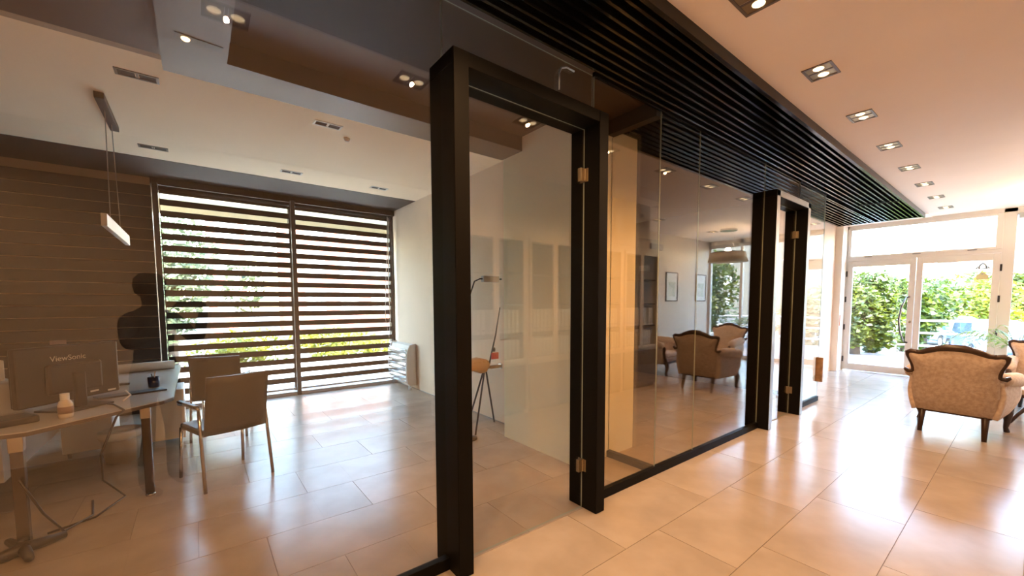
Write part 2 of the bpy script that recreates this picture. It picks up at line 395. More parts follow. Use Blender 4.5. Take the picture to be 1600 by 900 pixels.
# ------------------------------------------------------------------ office window and blinds
w1 = struct('window_1', 'wide office window with slim grey mullions behind the striped blinds', 'window')
for x in (-.37, 1.22, 2.83): B('mullion', M_frame, x-.022, x+.022, 7.60, 7.70, 0, 3.06, parent=w1)
B('window_rail', M_frame, -.37, 2.87, 7.60, 7.70, 0, .05, parent=w1); B('window_rail', M_frame, -.37, 2.87, 7.60, 7.70, 3.0, 3.06, parent=w1)
pane('window_pane', M_wglass, -.348, 1.198, 7.645, 7.655, .05, 3.0, w1, 'y'); pane('window_pane', M_wglass, 1.242, 2.808, 7.645, 7.655, .05, 3.0, w1, 'y')
B('window_sill', M_whitepaint, -.37, 2.85, 7.46, 7.60, 0, .055, parent=w1, bevel=.006)
for i, x in enumerate((-.355, 1.235)):
    B('blind_post', M_frame, x-.03, x+.03, 7.43, 7.475, .0, 3.075, parent=w1, bevel=.006)
def blind(x0, x1, label):
    b = empty('roller_blind', ((x0+x1)/2, 7.5, 0), 0, label, 'blind', 'striped blinds at the office window')
    h = (x1-x0)/2; p = .1525; z = 2.985
    MB().tube([(-h, .0, 3.02), (h, .0, 3.02)], .032, 12).build('head_roller', M_darkpl, b, smooth=True)
    n = 0; b0 = None
    z = 3.0
    while z > .17:
        zt = z if n else 3.0
        if b0 is None: b0 = MB().box(-h, h, -.0012, .0012, -.083, 0).build('dark_band', M_band, b, loc=(0, 0, zt+.03))
        else:
            o = b0.copy(); COL.objects.link(o); o.location = (0, 0, zt+.03)
        z -= p; n += 1
    MB().box(-h, h, -.012, .012, .085, .115).build('bottom_bar', M_steel, b, bevel=.004)
    for s in (-1, 1): MB().box(s*h-.004, s*h+.004, .006, .009, .1, 3.0).build('edge_cord', M_darkpl, b)
    return b
blind(-.315, 1.195, 'left striped roller blind behind the two brown chairs')
blind(1.275, 2.80, 'right striped roller blind beside the white wall')
for j, (pts, lab) in enumerate((
    ([(2.72, 7.44, 3.02), (2.70, 7.43, 2.4), (2.66, 7.43, 1.8), (2.64, 7.43, 1.2), (2.70, 7.43, .85), (2.73, 7.43, 1.2), (2.71, 7.43, 1.8), (2.735, 7.44, 3.0)], 'pale looped blind cord hanging over the right blind'),
    ([(2.78, 7.44, 3.02), (2.80, 7.43, 2.2), (2.815, 7.43, 1.6), (2.79, 7.43, 1.05), (2.76, 7.43, .86), (2.81, 7.43, 1.1), (2.825, 7.43, 1.7), (2.795, 7.44, 3.0)], 'dark looped blind cord hanging by the wall edge'))):
    tag(MB().tube(pts, .006, 6).build('blind_cord', M_white if j == 0 else M_darkpl, None, smooth=True), lab, 'cord')

# fan coil unit low on the side wall
fc = empty('fan_coil_unit', (2.865, 7.05, .07), 0, 'white floor fan coil unit with glossy wrapped front beside the blinds', 'heater')
prof = [(0, 0), (-.13, .0), (-.17, .05), (-.185, .3), (-.17, .58), (-.12, .70), (0, .72)]
MB().prism([(-.005+x*.96, z) for x, z in prof], -.43, -.40, 'y').build('end_panel', M_white, fc, bevel=.012)
MB().prism([(-.005+x*.96, z) for x, z in prof], .40, .43, 'y').build('end_panel', M_white, fc, bevel=.012)
MB().prism([(-.004+x*.80, .01+z*.96) for x, z in prof], -.40, .40, 'y').build('body', M_white, fc)
for i in range(8):
    z = .06+i*.075; MB().box(-.188, -.15, -.40, .40, z, z+.045).build('louvre', mat('louvre_foil', (.72, .74, .77), .16, metal=.85), fc, bevel=.008)
for y in (-.37, .37): B('foot', M_grey, -.12, -.08, y-.02, y+.02, -.07, .0, parent=fc)
MB().tube([(-.1, -.42, -.065), (-.1, -.42, .0)], .012, 8).build('valve', M_chrome, fc, smooth=True)

# ------------------------------------------------------------------ downlights
def downlight(x, y, z, label, group, lit=True, L=.21, W=.17, white=False, power=0):
    d = empty('downlight', (x, y, z), 0, label, 'downlight', group)
    fm = M_white if white else M_dframe
    f = MB(); t = .016
    f.box(-L/2, L/2, -W/2, -W/2+t, -.006, .0); f.box(-L/2, L/2, W/2-t, W/2, -.006, 0); f.box(-L/2, -L/2+t, -W/2+t, W/2-t, -.006, 0); f.box(L/2-t, L/2, -W/2+t, W/2-t, -.006, 0)
    f.box(-.007, .007, -W/2+t, W/2-t, -.004, 0)
    f.build('frame', fm, d)
    for s in (-1, 1):
        x0 = s*(L/4-.001)
        MB().box(x0-L/4+.012, x0+L/4-.012, -W/2+t, W/2-t, -.0015, -.0003).build('recess', M_refl if lit else M_void, d)
        if lit:
            MB().lathe([(0, -.010), (.022, -.008), (.034, -.0016)], (x0, 0, 0), 14).build('bulb', M_lamp, d, smooth=True)
    if power: spot('lamp_light', (0, 0, -.03), power, LAMP_COL, d, 150, .7, .012)
    return d
names = ['first', 'second', 'third', 'fourth', 'fifth', 'sixth', 'seventh', 'eighth', 'ninth', 'tenth', 'eleventh', 'twelfth']
k = (ZL-1.5)/1.66
xs = [(2.444+1.118*i)*k for i in range(8)]
for i, x in enumerate(xs[::-1]):
    n = len(xs)-1-i
    downlight(x, 1.04, ZL, f'{names[i]} lit twin downlight from the entrance along the black slats', 'downlights beside the slatted ceiling', True, .22, .18, power=LAMP_W*(1 if n < 4 else .35 if n < 6 else .12))
for i in range(3):
    downlight(xs[0]-1.098*(i+1), 1.04, ZL, f'{names[i]} twin downlight behind the frame edge, counted towards the near wall', 'downlights beside the slatted ceiling', True, .22, .18, power=LAMP_W)
for i in range(6):  # unseen second row, added to fill the lobby with warm light
    downlight(-1.6+i*2.2, -.55 if i < 4 else -.8, ZL, f'{names[i]} added unseen twin downlight over the cabinets, from the near wall', 'added downlights over the cabinet side', True, .22, .18, power=LAMP_W*.8) if not (1 <= i <= 3) else None
for x, y, lab, wh in ((-.26, 4.26, 'dark twin downlight beside the grey bulkhead corner', False), (-.28, 6.10, 'dark twin downlight above the panelled wall', False),
        (1.03, 4.29, 'white framed twin downlight nearest the bulkhead', True), (1.02, 6.12, 'white framed twin downlight above the left blind', True), (2.14, 6.155, 'white framed twin downlight above the right blind', True)):
    downlight(x, y, ZO, lab, 'unlit office downlights', False, .24, .115, wh)
sp = MB().lathe([(0, -.03), (.02, -.028), (.028, -.012), (.03, 0)], (1.26, 4.52, ZO), 14).build('smoke_detector', M_white, None, smooth=True); tag(sp, 'tiny white round sensor on the office ceiling', 'sensor')

# ------------------------------------------------------------------ pendant bar lamp in the office
pl = empty('pendant_lamp', (-.52, 5.2, 0), 0, 'slim white bar pendant hanging on two wires over the desk', 'pendant lamp')
B('canopy', M_darkpl, -.03, .03, -.43, .40, ZO-.05, ZO, parent=pl, bevel=.004)
for y0, y1 in ((-.16, -.27), (.2, .33)): MB().tube([(0, y0, ZO-.05), (0, y1, 2.18)], .0035, 6).build('wire', M_steel, pl)
B('light_bar', M_white, -.018, .018, -.60, .82, 2.085, 2.185, parent=pl, bevel=.004)

# ------------------------------------------------------------------ desk and the things on and under it
ZD = .74
dk = empty('desk', (-.6, 5.0, 0), 0, 'long pale office desk with chrome legs behind the glass', 'desk')
poly = [(-.17, 4.34), (-.17, 6.50), (-1.02, 6.50), (-1.02, 5.0), (-1.9, 4.55), (-1.9, 3.86), (-.86, 3.71), (-.80, 3.71), (-.22, 4.23)]
poly = [(x+.6, y-5.0) for x, y in poly]
MB().prism(poly, ZD-.006, ZD, 'z').build('desk_top', M_desk, dk)
MB().prism([(x*.998, y*.998) for x, y in poly], ZD-.03, ZD-.006, 'z').build('desk_edge', M_deskedge, dk)
for x, y in ((-.335, 4.285), (-.86, 3.80), (-.26, 6.35), (-.95, 6.35), (-1.8, 4.4)):
    l = MB().box(x+.6-.026, x+.6+.026, y-5-.026, y-5+.026, .02, ZD-.03).build('leg', mat('dark_chrome_leg', (.16, .14, .125), .25, metal=.9), dk, bevel=.004)
    MB().box(x+.6-.03, x+.6+.03, y-5-.03, y-5+.03, ZD-.13, ZD-.03).build('leg_collar', M_chrome, l, bevel=.004)
    MB().lathe([(.03, 0), (.03, .012), (.012, .02)], (x+.6, y-5, 0), 14).build('glide', M_chrome, l, smooth=True)
MB().box(-.42, -.39, -.9, 1.3, .35, ZD-.03).build('cable_tray', M_grey, dk)
# monitor, seen from behind
mo = empty('monitor', (-.70, 4.33, ZD), math.atan2(.47, .42), 'large dark computer monitor on the desk seen from behind', 'monitor')
MB().box(-.315, .315, -.0, .045, .06, .455).build('back_shell', M_mon, mo, bevel=.012)
MB().box(-.31, .31, .045, .052, .07, .448).build('screen', M_darkpl, mo)
MB().box(-.17, .17, -.035, .0, .12, .33).build('rear_bulge', M_mon, mo, bevel=.02)
MB().box(-.035, .035, -.06, -.03, .0, .26).build('stand_neck', M_mon, mo, bevel=.008)
MB().box(-.15, .15, -.13, .12, 0, .014).build('stand_foot', M_darkpl, mo, bevel=.005)
text('maker_lettering', 'ViewSonic', .052, M_logo, mo, (-.02, -.002, .365), (PI/2, 0, 0))
for x, z in ((.13, .09), (.12, .15), (.25, .075)): MB().box(x-.028, x+.028, -.003, 0, z, z+.012).build('label', M_logo, mo)
tray = MB().box(-.13, .13, -.09, .09, 0, .045).build('document_tray', M_darkpl, None, bevel=.01, loc=(-.95, 3.98, ZD)); tray.rotation_euler.z = .5
tag(tray, 'black low box on the desk corner before the monitor', 'tray')
kb = MB().box(-.21, .21, -.065, .065, 0, .014).build('keyboard', M_darkpl, None, bevel=.004, loc=(-.44, 4.68, ZD)); kb.rotation_euler.z = .35
tag(kb, 'flat dark keyboard lying on the desk right of the monitor', 'keyboard')
bo = empty('plastic_bottle', (-.69, 4.0, ZD), 0, 'small clear plastic bottle with white cap at the desk edge', 'bottle')
MB().lathe([(.034, 0), (.036, .02), (.036, .09), (.028, .11), (.02, .12), (.02, .125)], seg=20).build('bottle_body', mat('cloudy_plastic', (.62, .55, .47), .2), bo, smooth=True)
MB().lathe([(.0365, .03), (.0368, .075)], seg=20).build('bottle_label', mat('brown_label', (.25, .14, .09), .5), bo, smooth=True)
MB().lathe([(.022, .122), (.022, .16), (0, .161)], seg=20).build('cap', M_white, bo)
pp = empty('pen_pot', (-.32, 4.95, ZD), 0, 'navy blue pot with a pen standing on the desk', 'pen pot')
MB().lathe([(.036, 0), (.038, .01), (.04, .09), (.035, .09), (.033, .01), (0, .01)], seg=20).build('pot', M_navy, pp, smooth=True)
MB().tube([(0, 0, .02), (.012, .005, .14)], .004, 6).build('pen', M_white, pp); MB().tube([(.005, -.01, .02), (-.012, -.012, .12)], .004, 6).build('pen', M_darkpl, pp)
ro = MB().tube([(-.68, 6.12, ZD+.047), (-.22, 6.2, ZD+.047)], .047, 14).build('paper_roll', M_paper, None, smooth=True); tag(ro, 'white rolled drawing lying at the far end of the desk', 'paper roll')
ph = MB().box(-.06, .06, -.03, .03, 0, .02).build('phone_handset', M_darkpl, None, bevel=.005, loc=(-.56, 5.25, ZD)); tag(ph, 'small black device lying behind the keyboard', 'phone')
pn = MB().tube([(-.46, 4.36, ZD+.006), (-.42, 4.40, ZD+.04), (-.45, 4.43, ZD+.075)], .006, 6).build('white_cable_end', M_white, None, smooth=True); tag(pn, 'short curved white cable tip beside the monitor', 'cable')
pr_ = empty('desk_printer', (-1.16, 4.42, ZD), .5, 'pale desktop printer at the left edge behind the monitor', 'printer')
MB().box(-.18, .18, -.16, .16, 0, .22).build('body', M_grey, pr_, bevel=.015); MB().box(-.13, .13, -.03, .12, .22, .36).build('paper_tray', M_white, pr_, bevel=.006)
# under the desk
def pedestal(x, y, label):
    p = empty('drawer_pedestal', (x, y, 0), 0, label, 'drawer unit', 'drawer units under the desk')
    MB().box(-.17, .17, 0, .48, .06, .58).build('carcass', M_white, p, bevel=.006)
    for i in range(3):
        f = MB().box(-.168, .168, .482, .498, .07+i*.17, .23+i*.17).build('drawer', M_white, p, bevel=.003); MB().box(-.05, .05, .498, .51, .14+i*.17, .15+i*.17).build('handle', M_steel, f)
    for sx in (-.13, .13):
        for yy in (.05, .43): MB().tube([(sx-.012, yy, .03), (sx+.012, yy, .03)], .03, 14).build('caster', M_darkpl, p, smooth=True)
pedestal(-.86, 5.72, 'white drawer pedestal on casters under the desk behind the wastebasket'); pedestal(-.31, 5.66, 'drawer pedestal on casters at the right end under the desk')
bi = empty('wastebasket', (-.60, 5.42, 0), 0, 'grey round wastebasket with a white liner under the desk', 'wastebasket')
MB().lathe([(.115, 0), (.15, .28), (.144, .28), (.11, .012), (0, .012)], seg=24).build('bin', M_grey, bi, smooth=True)
MB().lathe([(.147, .22), (.158, .25), (.160, .285), (.145, .30), (.11, .24), (.09, .15), (0, .14)], seg=24).build('liner', M_paper, bi, smooth=True)
for pts, lab in (([(-.60, 4.40, ZD+.006), (-.50, 4.27, ZD+.005), (-.42, 4.0, ZD+.004), (-.46, 4.00, .70), (-.55, 4.02, .45), (-.58, 4.25, .2), (-.48, 4.35, .012), (-.60, 4.05, .012), (-.80, 3.95, .012)], 'black cable dropping over the desk edge to the floor'),
                 ([(-.85, 3.74, .45), (-.78, 3.8, .2), (-.72, 3.9, .02), (-.62, 4.1, .012), (-.66, 4.4, .012)], 'loose black cable below the near desk corner')):
    tag(MB().tube(pts, .007, 6).build('power_cable', M_darkpl, None, smooth=True), lab, 'cable')
ft = MB(); ft.tube([(-1.05, 3.60, .03), (-.85, 3.72, .045), (-.70, 3.82, .03)], [.02, .035, .02], 10); ft.tube([(-.95, 3.92, .03), (-.85, 3.72, .045), (-.80, 3.58, .03)], [.02, .03, .02], 10)
tag(ft.build('power_strip', M_darkpl, None, smooth=True), 'dark cable hub lying on the floor below the near desk corner', 'cable hub')
nt_ = MB().box(-1.385, -1.25, 7.528, 7.534, .98, 1.03).build('wall_patch', mat('dull_pink', (.42, .27, .22), .6), None); tag(nt_, 'small pinkish patch on the dark panelled wall', 'sticker')  # thin pinkish plate on the boards

# ------------------------------------------------------------------ brown visitor chairs
def office_chair(loc, ang, label):
    """local +y is the direction the chair faces; legs on a .47 x .52 footprint"""
    c = empty('office_chair', loc, ang, label, 'chair', 'brown visitor chairs by the desk')
    for s in (-1, 1):
        MB().tube([(s*.245, -.28, 0), (s*.238, -.22, .46), (s*.236, -.20, .655)], .0125, 10).build('leg', M_chrome, c, smooth=True)
        MB().tube([(s*.235, .26, 0), (s*.225, .22, .44)], .0125, 10).build('leg', M_chrome, c, smooth=True)
        a = MB().tube([(s*.236, -.20, .655), (s*.238, .0, .66), (s*.238, .2, .645)], .0125, 10).build('armrest', M_chrome, c, smooth=True)
        MB().box(s*.238-.018, s*.238+.018, -.17, .19, .662, .68).build('arm_pad', M_darkpl, a, bevel=.006)
    MB().box(-.225, .225, -.19, .25, .425, .475).build('seat', M_seat, c, bevel=.015)
    MB().tube([(-.236, -.215, .44), (.236, -.215, .44)], .01, 8).build('cross_bar', M_chrome, c, smooth=True)
    MB().tube([(-.226, .215, .42), (.226, .215, .42)], .01, 8).build('cross_bar', M_chrome, c, smooth=True)
    def bk_(u, v):
        x = (u-.5)*.44; z = .44+v*.475; y = -.225-.10*v-.03*(1-(2*u-1)**2)
        return (x, y, z)
    MB().grid(bk_, 10, 8).build('backrest', M_chair, c, smooth=True, solid=.018, bevel=0)
    return c
def two(a, b):   # rear-leg points -> place and angle
    m = ((a[0]+b[0])/2, (a[1]+b[1])/2); an = math.atan2(b[1]-a[1], b[0]-a[0])
    return (m[0]-.28*math.sin(an), m[1]+.28*math.cos(an), 0), an
p, a = two((0.0, 4.03), (.459, 4.18)); office_chair(p, a, 'brown leather visitor chair with chrome legs nearest the glass')
p, a = two((-.085, 5.60), (.361, 5.51)); office_chair(p, a, 'brown leather visitor chair behind, close to the striped blinds')

# ------------------------------------------------------------------ tripod easel and lamp behind the glass door
tr = empty('tripod_easel', (2.6, 4.0, 0), 0, 'black tripod easel with a tan leather tray behind the glass door', 'easel')
top = (.04, .12, .74)
for f in ((-.23, -.09, 0), (.22, .20, 0), (-.02, .42, 0)): MB().tube([f, top], .011, 8).build('leg', M_darkpl, tr, smooth=True)
MB().tube([(.07, .1, .70), (.18, .1, 1.10), (.245, .1, 1.43)], [.011, .009, .006], 8).build('mast', M_darkpl, tr, smooth=True)
MB().prism([(-.22, .70), (-.20, .82), (-.05, .84), (.06, .81), (.085, .74), (.03, .66), (-.06, .655), (-.1, .69)], .06, .2, 'y').build('leather_case', M_tan, tr, bevel=.025, seg=3)
MB().box(.08, .235, .06, .12, .70, .735).build('wooden_shelf', M_plywood, tr, bevel=.004); MB().box(.235, .25, .055, .125, .69, .745).build('shelf_clip', M_chrome, tr)
MB().box(.105, .205, .07, .09, .81, .89).build('red_tag', M_redpl, tr, bevel=.006); MB().lathe([(.02, 0), (.024, .03), (.015, .05)], (.15, .1, .90), 12).build('clamp_knob', M_darkpl, tr, smooth=True)
fl_ = empty('reading_lamp', (2.24, 3.85, 0), 0, 'dark reading lamp with a grey box head behind the black post', 'lamp')
MB().lathe([(.10, 0), (.10, .012), (.02, .02)], seg=24).build('base', M_darkpl, fl_, smooth=True)
MB().tube([(0, 0, .01), (0, 0, 1.5), (.045, 0, 1.58), (.10, 0, 1.72), (.17, 0, 1.75), (.30, 0, 1.75)], .008, 8).build('pole', M_darkpl, fl_, smooth=True)
MB().box(.20, .41, -.03, .03, 1.715, 1.785).build('lamp_head', M_grey, fl_, bevel=.006); MB().tube([(.41, 0, 1.752), (.455, 0, 1.755)], .009, 8).build('lamp_tip', M_darkpl, fl_, smooth=True)

# ------------------------------------------------------------------ carved armchairs
def armchair(loc, ang, label):
    """local +x is the facing direction"""
    c = empty('carved_armchair', loc, ang, label, 'armchair', 'carved armchairs of the lounge')
    half = [(0, .985), (.07, .982), (.14, .965), (.20, .945), (.26, .918), (.31, .915), (.36, .925), (.385, .91), (.383, .875), (.365, .83), (.345, .78), (.335, .735), (.335, .70),
            (.345, .62), (.345, .50), (.33, .38), (.30, .255)]
    outline = [(-y, z) for y, z in half[::-1]] + half[1:]
    lean = lambda z: -.34-.13*max(0, (z-.25))/.75
    # back: outer panel with a gentle swell, front pad
    n = len(outline)
    vs = []; fs = []
    rings = [(1.0, 0.0), (.93, -.022), (.6, -.04), (.25, -.045)]
    for sc, dx in rings:
        for y, z in outline: vs.append((lean(.62+(z-.62)*sc)+dx, y*sc, .62+(z-.62)*sc))
    for r in range(len(rings)-1):
        for i in range(n-1): fs.append((r*n+i, r*n+i+1, (r+1)*n+i+1, (r+1)*n+i))
        fs.append((r*n+n-1, r*n, (r+1)*n, (r+1)*n+n-1))
    fs.append(tuple((len(rings)-1)*n+i for i in range(n)))
    MB().add(vs, fs).build('back_panel', M_fabric, c, smooth=True)
    vs2 = []; fs2 = []
    rings2 = [(1.0, 0.0), (.97, .05), (.85, .10), (.5, .115), (.2, .115)]
    for sc, dx in rings2:
        for y, z in outline: vs2.append((lean(.62+(z-.62)*sc)+dx, y*sc, .62+(z-.62)*sc))
    for r in range(len(rings2)-1):
        for i in range(n-1): fs2.append((r*n+i+1, r*n+i, (r+1)*n+i, (r+1)*n+i+1))
        fs2.append((r*n, r*n+n-1, (r+1)*n+n-1, (r+1)*n))
    fs2.append(tuple((len(rings2)-1)*n+i for i in range(n))[::-1])
    MB().add(vs2, fs2).build('back_cushion', M_fabricl, c, smooth=True)
    fr = half[:13] + [(.352, .69), (.385, .683), (.398, .70), (.39, .715)]
    path = [(-y, z) for y, z in fr[::-1]] + fr[1:]
    rad = []
    for y, z in path:
        a = abs(y); rad.append(.042 if a < .1 else .034 if a < .22 else .027 if z > .9 else .021)
    MB().tube([(lean(z)+.005, y, z+.008) for y, z in path], rad, 8, flat=1.0).build('carved_frame', M_wood, c, smooth=True)
    for y, z, r in ((0, 1.0, .03), (.07, 1.0, .024), (-.07, 1.0, .024), (.16, .975, .02), (-.16, .975, .02), (.3, .935, .018), (-.3, .935, .018)):
        MB().lathe([(0, -r), (r*.7, -r*.7), (r, 0), (r*.7, r*.7), (0, r)], (lean(z), y, z), 10).build('carved_knob', M_wood, c, smooth=True)
    # sides and rolled arms
    for s in (-1, 1):
        def side(u, v):
            x = -.34+u*.60; z = .25+v*.40
            y = s*(.305+.075*math.sin(min(1, v*1.15)*PI*.75)*(.55+.45*u)+.05*u)
            return (x-.03*v*(1-u), y, z)
        MB().grid(side, 10, 8).build('side_panel', M_fabricl, c, smooth=True, solid=.07)
        MB().tube([(-.36, s*.345, .665), (-.25, s*.37, .675), (-.05, s*.40, .66), (.12, s*.42, .645), (.25, s*.425, .615), (.285, s*.42, .59)], [.055, .07, .078, .08, .072, .03], 12).build('arm_roll', M_fabricl, c, smooth=True)
        MB().tube([(.27, s*.42, .60), (.30, s*.42, .56), (.285, s*.405, .47), (.29, s*.385, .38), (.32, s*.365, .28)], [.022, .032, .024, .024, .03], 8).build('arm_post', M_wood, c, smooth=True)
        MB().tube([(-.31, s*.25, .27), (-.335, s*.252, .14), (-.37, s*.255, 0)], [.036, .028, .020], 8).build('leg', M_wood, c, smooth=True)
        MB().tube([(.30, s*.36, .28), (.34, s*.372, .22), (.335, s*.37, .13), (.31, s*.362, .06), (.33, s*.37, .015), (.35, s*.375, 0)], [.042, .044, .032, .022, .028, .024], 8).build('leg', M_wood, c, smooth=True)
    MB().prism([(-.34, -.30), (-.34, .30), (.05, .345), (.33, .36), (.36, 0), (.33, -.36), (.05, -.345)], .235, .275, 'z').build('base_rail', M_wood, c, bevel=.012)
    MB().prism([(-.33, -.29), (-.33, .29), (.05, .33), (.31, .345), (.34, 0), (.31, -.345), (.05, -.33)], .275, .36, 'z').build('seat_base', M_fabricl, c, bevel=.015)
    MB().prism([(-.26, -.27), (-.26, .27), (.0, .30), (.31, .315), (.35, 0), (.31, -.315), (.0, -.30)], .36, .46, 'z').build('seat_cushion', M_fabricl, c, bevel=.04, seg=3)
    return c
armchair((6.83, .495, 0), math.radians(-2), 'carved brocade armchair seen from behind in front of the entrance')
armchair((8.68, -.24, 0), math.radians(184), 'carved armchair beyond, facing the viewer at the right edge')
armchair((7.55, -.95, 0), math.radians(80), 'carved armchair by the pictured wall, showing only in the glass reflection')
ct = empty('coffee_table', (7.85, -.1, 0), 0, 'low carved coffee table with a pale top between the armchairs', 'table')
MB().lathe([(0, .43), (.30, .43), (.32, .44), (.32, .455), (0, .458)], seg=28).build('table_top', M_fabricl, ct, smooth=False)
for i in range(3):
    a = i*2*PI/3; c_, s_ = math.cos(a), math.sin(a)
    MB().tube([(.03*c_, .03*s_, .43), (.05*c_, .05*s_, .25), (.16*c_, .16*s_, .12), (.24*c_, .24*s_, .0)], [.03, .025, .02, .018], 8).build('leg', M_wood, ct, smooth=True)

# ------------------------------------------------------------------ cabinets with binders on the far lobby side
bdone = 0; proto = None
for u in range(4):
    x0 = 2.40+u*1.0
    cbn = empty('office_cabinet', (x0, -.63, 0), 0, f'cream cabinet with glazed upper doors, {names[3-u]} in the row from the pictured wall', 'cabinet', 'cream cabinets along the lobby wall')
    mb = MB(); mb.box(0, .03, 0, .40, 0, 2.42); mb.box(.97, 1.0, 0, .40, 0, 2.42); mb.box(.03, .97, 0, .40, 2.34, 2.42); mb.box(.03, .97, 0, .38, .05, .08); mb.box(.03, .97, 0, .40, .66, .70)
    mb.build('carcass', M_cab, cbn, bevel=.003)
    B('back_board', M_cabin, .03, .97, 0, .012, .08, 2.34, parent=cbn); B('plinth', M_deskedge, .03, .97, .02, .36, 0, .05, parent=cbn)
    for z in (1.08, 1.46, 1.88): B('shelf', M_cabin, .03, .97, .012, .36, z-.012, z+.012, parent=cbn)
    for s in (0, 1):
        a = .035+s*.465
        d = B('door', mat('cabinet_door_taupe', (.25, .205, .165), .4), a+.002, a+.463, .40, .42, .06, .66, parent=cbn, bevel=.003); MB().lathe([(.012, 0), (.012, .02), (0, .021)], (a+.06+(1-s)*.34, .42, .60), 10).build('knob', M_darkpl, d)
        g = MB(); g.box(a+.002, a+.042, .40, .42, .70, 2.34); g.box(a+.423, a+.463, .40, .42, .70, 2.34); g.box(a+.042, a+.423, .40, .42, .70, .75); g.box(a+.042, a+.423, .40, .42, 2.29, 2.34)
        gd = g.build('glazed_door', M_cab, cbn, bevel=.003); pane('door_pane', M_wglass, a+.042, a+.423, .407, .411, .75, 2.29, gd, 'y')
    for z, h in ((.70, .31), (1.092, .30)):
        x = .06+random.random()*.03
        while x < .92:
            if random.random() < .93:
                if proto is None:
                    proto = empty('binder', (0, 0, 0), 0, 'white lever arch binder standing in the glazed cabinet row', 'binder', 'binders in the cabinets')
                    MB().box(-.025, .025, -.27, 0, 0, .30).build('cover', M_binder, proto); MB().box(-.017, .017, 0, .0015, .16, .26).build('spine_label', M_paper, proto)
                    r_ = MB().lathe([(.011, 0), (.011, .002)], (0, 0, 0), 10).build('finger_ring', M_darkpl, proto)
                    r_.rotation_euler = (-PI/2, 0, 0); r_.location = (0, 0, .05)
                    b_ = proto
                else: b_ = copy_tree(proto)
                b_['label'] = f'white lever arch binder on the {"bottom" if z < 1 else "second"} shelf of the {names[3-u]} cabinet from the pictured wall'
                b_.location = (x0+x, -.63+.375, z)
            x += .066
for x, z, s_ in ((3.0, 1.475, 1), (5.2, 1.475, 1.1), (6.1, 1.895, .9), (4.1, 1.895, 1)):
    o = MB().lathe([(.03*s_, 0), (.05*s_, .02), (.02*s_, .05), (.06*s_, .12), (.05*s_, .17), (.03*s_, .19)], (x, -.40, z), 18).build('ornament', M_chrome, None, smooth=True)
    tag(o, f'silver ornament on the {"upper" if z > 1.6 else "middle"} shelf of the cabinet row, {"near" if x < 4.5 else "far"} half', 'ornament', 'silver ornaments in the cabinets')
for i, (x, lab) in enumerate(((9.17, 'framed botanical print on the lobby wall nearer the cabinets'), (10.57, 'framed botanical print on the lobby wall nearer the glass front'))):
    p = empty('framed_picture', (x, -1.70, 1.87), 0, lab, 'picture', 'framed prints on the lobby wall')
    f = MB(); f.box(-.26, .26, 0, .025, -.36, -.335); f.box(-.26, .26, 0, .025, .335, .36); f.box(-.26, -.235, 0, .025, -.335, .335); f.box(.235, .26, 0, .025, -.335, .335)
    f.build('frame', M_wood, p, bevel=.003); B('mount', M_paper, -.235, .235, .004, .012, -.335, .335, parent=p)
    B('print', mat('print_grey_green', (.45, .52, .45), .7, col2=(.75, .76, .68), noise=.5, scale=7), -.15, .15, .012, .014, -.24, .12, parent=p)
em = MB().box(8.22, 8.70, -1.70, -1.64, 2.72, 2.86).build('emergency_light', M_grey, None, bevel=.01); tag(em, 'grey emergency light box high on the lobby wall', 'emergency light')
dm = MB().lathe([(0, -.05), (.03, -.045), (.05, -.02), (.055, 0)], (6.75, -.75, ZL), 18).build('dome_camera', M_darkpl, None, smooth=True); tag(dm, 'small dark dome camera on the lobby ceiling', 'camera')
dp = empty('drum_pendant', (9.35, -.40, 0), 0, 'cream drum pendant lamp hanging in the lounge by the window', 'pendant lamp')
MB().lathe([(.18, 3.09), (.18, ZL)], seg=28).build('canopy', M_chrome, dp); MB().lathe([(.36, 2.60), (.42, 2.40)], seg=40).build('shade', M_shade, dp, smooth=True, solid=.006)
MB().lathe([(.355, 2.595), (.365, 2.61)], seg=40).build('shade_rim', M_wood, dp, solid=.008)
for a in (0, 2.1, 4.2): MB().tube([(.15*math.cos(a), .15*math.sin(a), 3.09), (.34*math.cos(a), .34*math.sin(a), 2.6)], .003, 5).build('wire', M_steel, dp)
MB().lathe([(0, 2.42), (.05, 2.45), (.05, 2.52), (.02, 2.56), (0, 2.565)], seg=14).build('bulb', M_bulboff, dp, smooth=True)
ll = bpy.data.lights.new('drum_light', 'POINT'); ll.energy = 25; ll.color = (1, .75, .48); ll.shadow_soft_size = .06
lo = bpy.data.objects.new('drum_light', ll); COL.objects.link(lo); lo.parent = dp; lo.location = (0, 0, 2.66)

# ------------------------------------------------------------------ entrance front
XE = 11.0
en = struct('door_3', 'double glazed entrance doors with transom light in taupe frames', 'door')
B('jamb', M_taupe, XE, XE+.09, 2.60, 2.66, 0, 3.12, parent=en); B('jamb', M_taupe, XE, XE+.09, .24, .39, 0, 3.12, parent=en)
B('head', M_taupe, XE, XE+.09, .24, 2.66, 3.06, 3.14, parent=en); B('transom_bar', M_taupe, XE, XE+.09, .39, 2.60, 2.365, 2.43, parent=en)
tl = MB(); tl.box(XE-.012, XE+.05, .39, .47, 2.43, 3.06); tl.box(XE-.012, XE+.05, 2.55, 2.60, 2.43, 3.06); tl.box(XE-.012, XE+.05, .47, 2.55, 2.43, 2.475); tl.box(XE-.012, XE+.05, .47, 2.55, 3.02, 3.06)
tf = tl.build('transom_frame', M_taupe, en, bevel=.004); pane('transom_pane', M_wglass, XE+.018, XE+.026, .47, 2.55, 2.475, 3.02, tf, 'x')
for y in (.75, 1.5, 2.25): B('latch', M_darkpl, XE-.02, XE-.012, y-.06, y+.06, 2.435, 2.447, parent=tf)
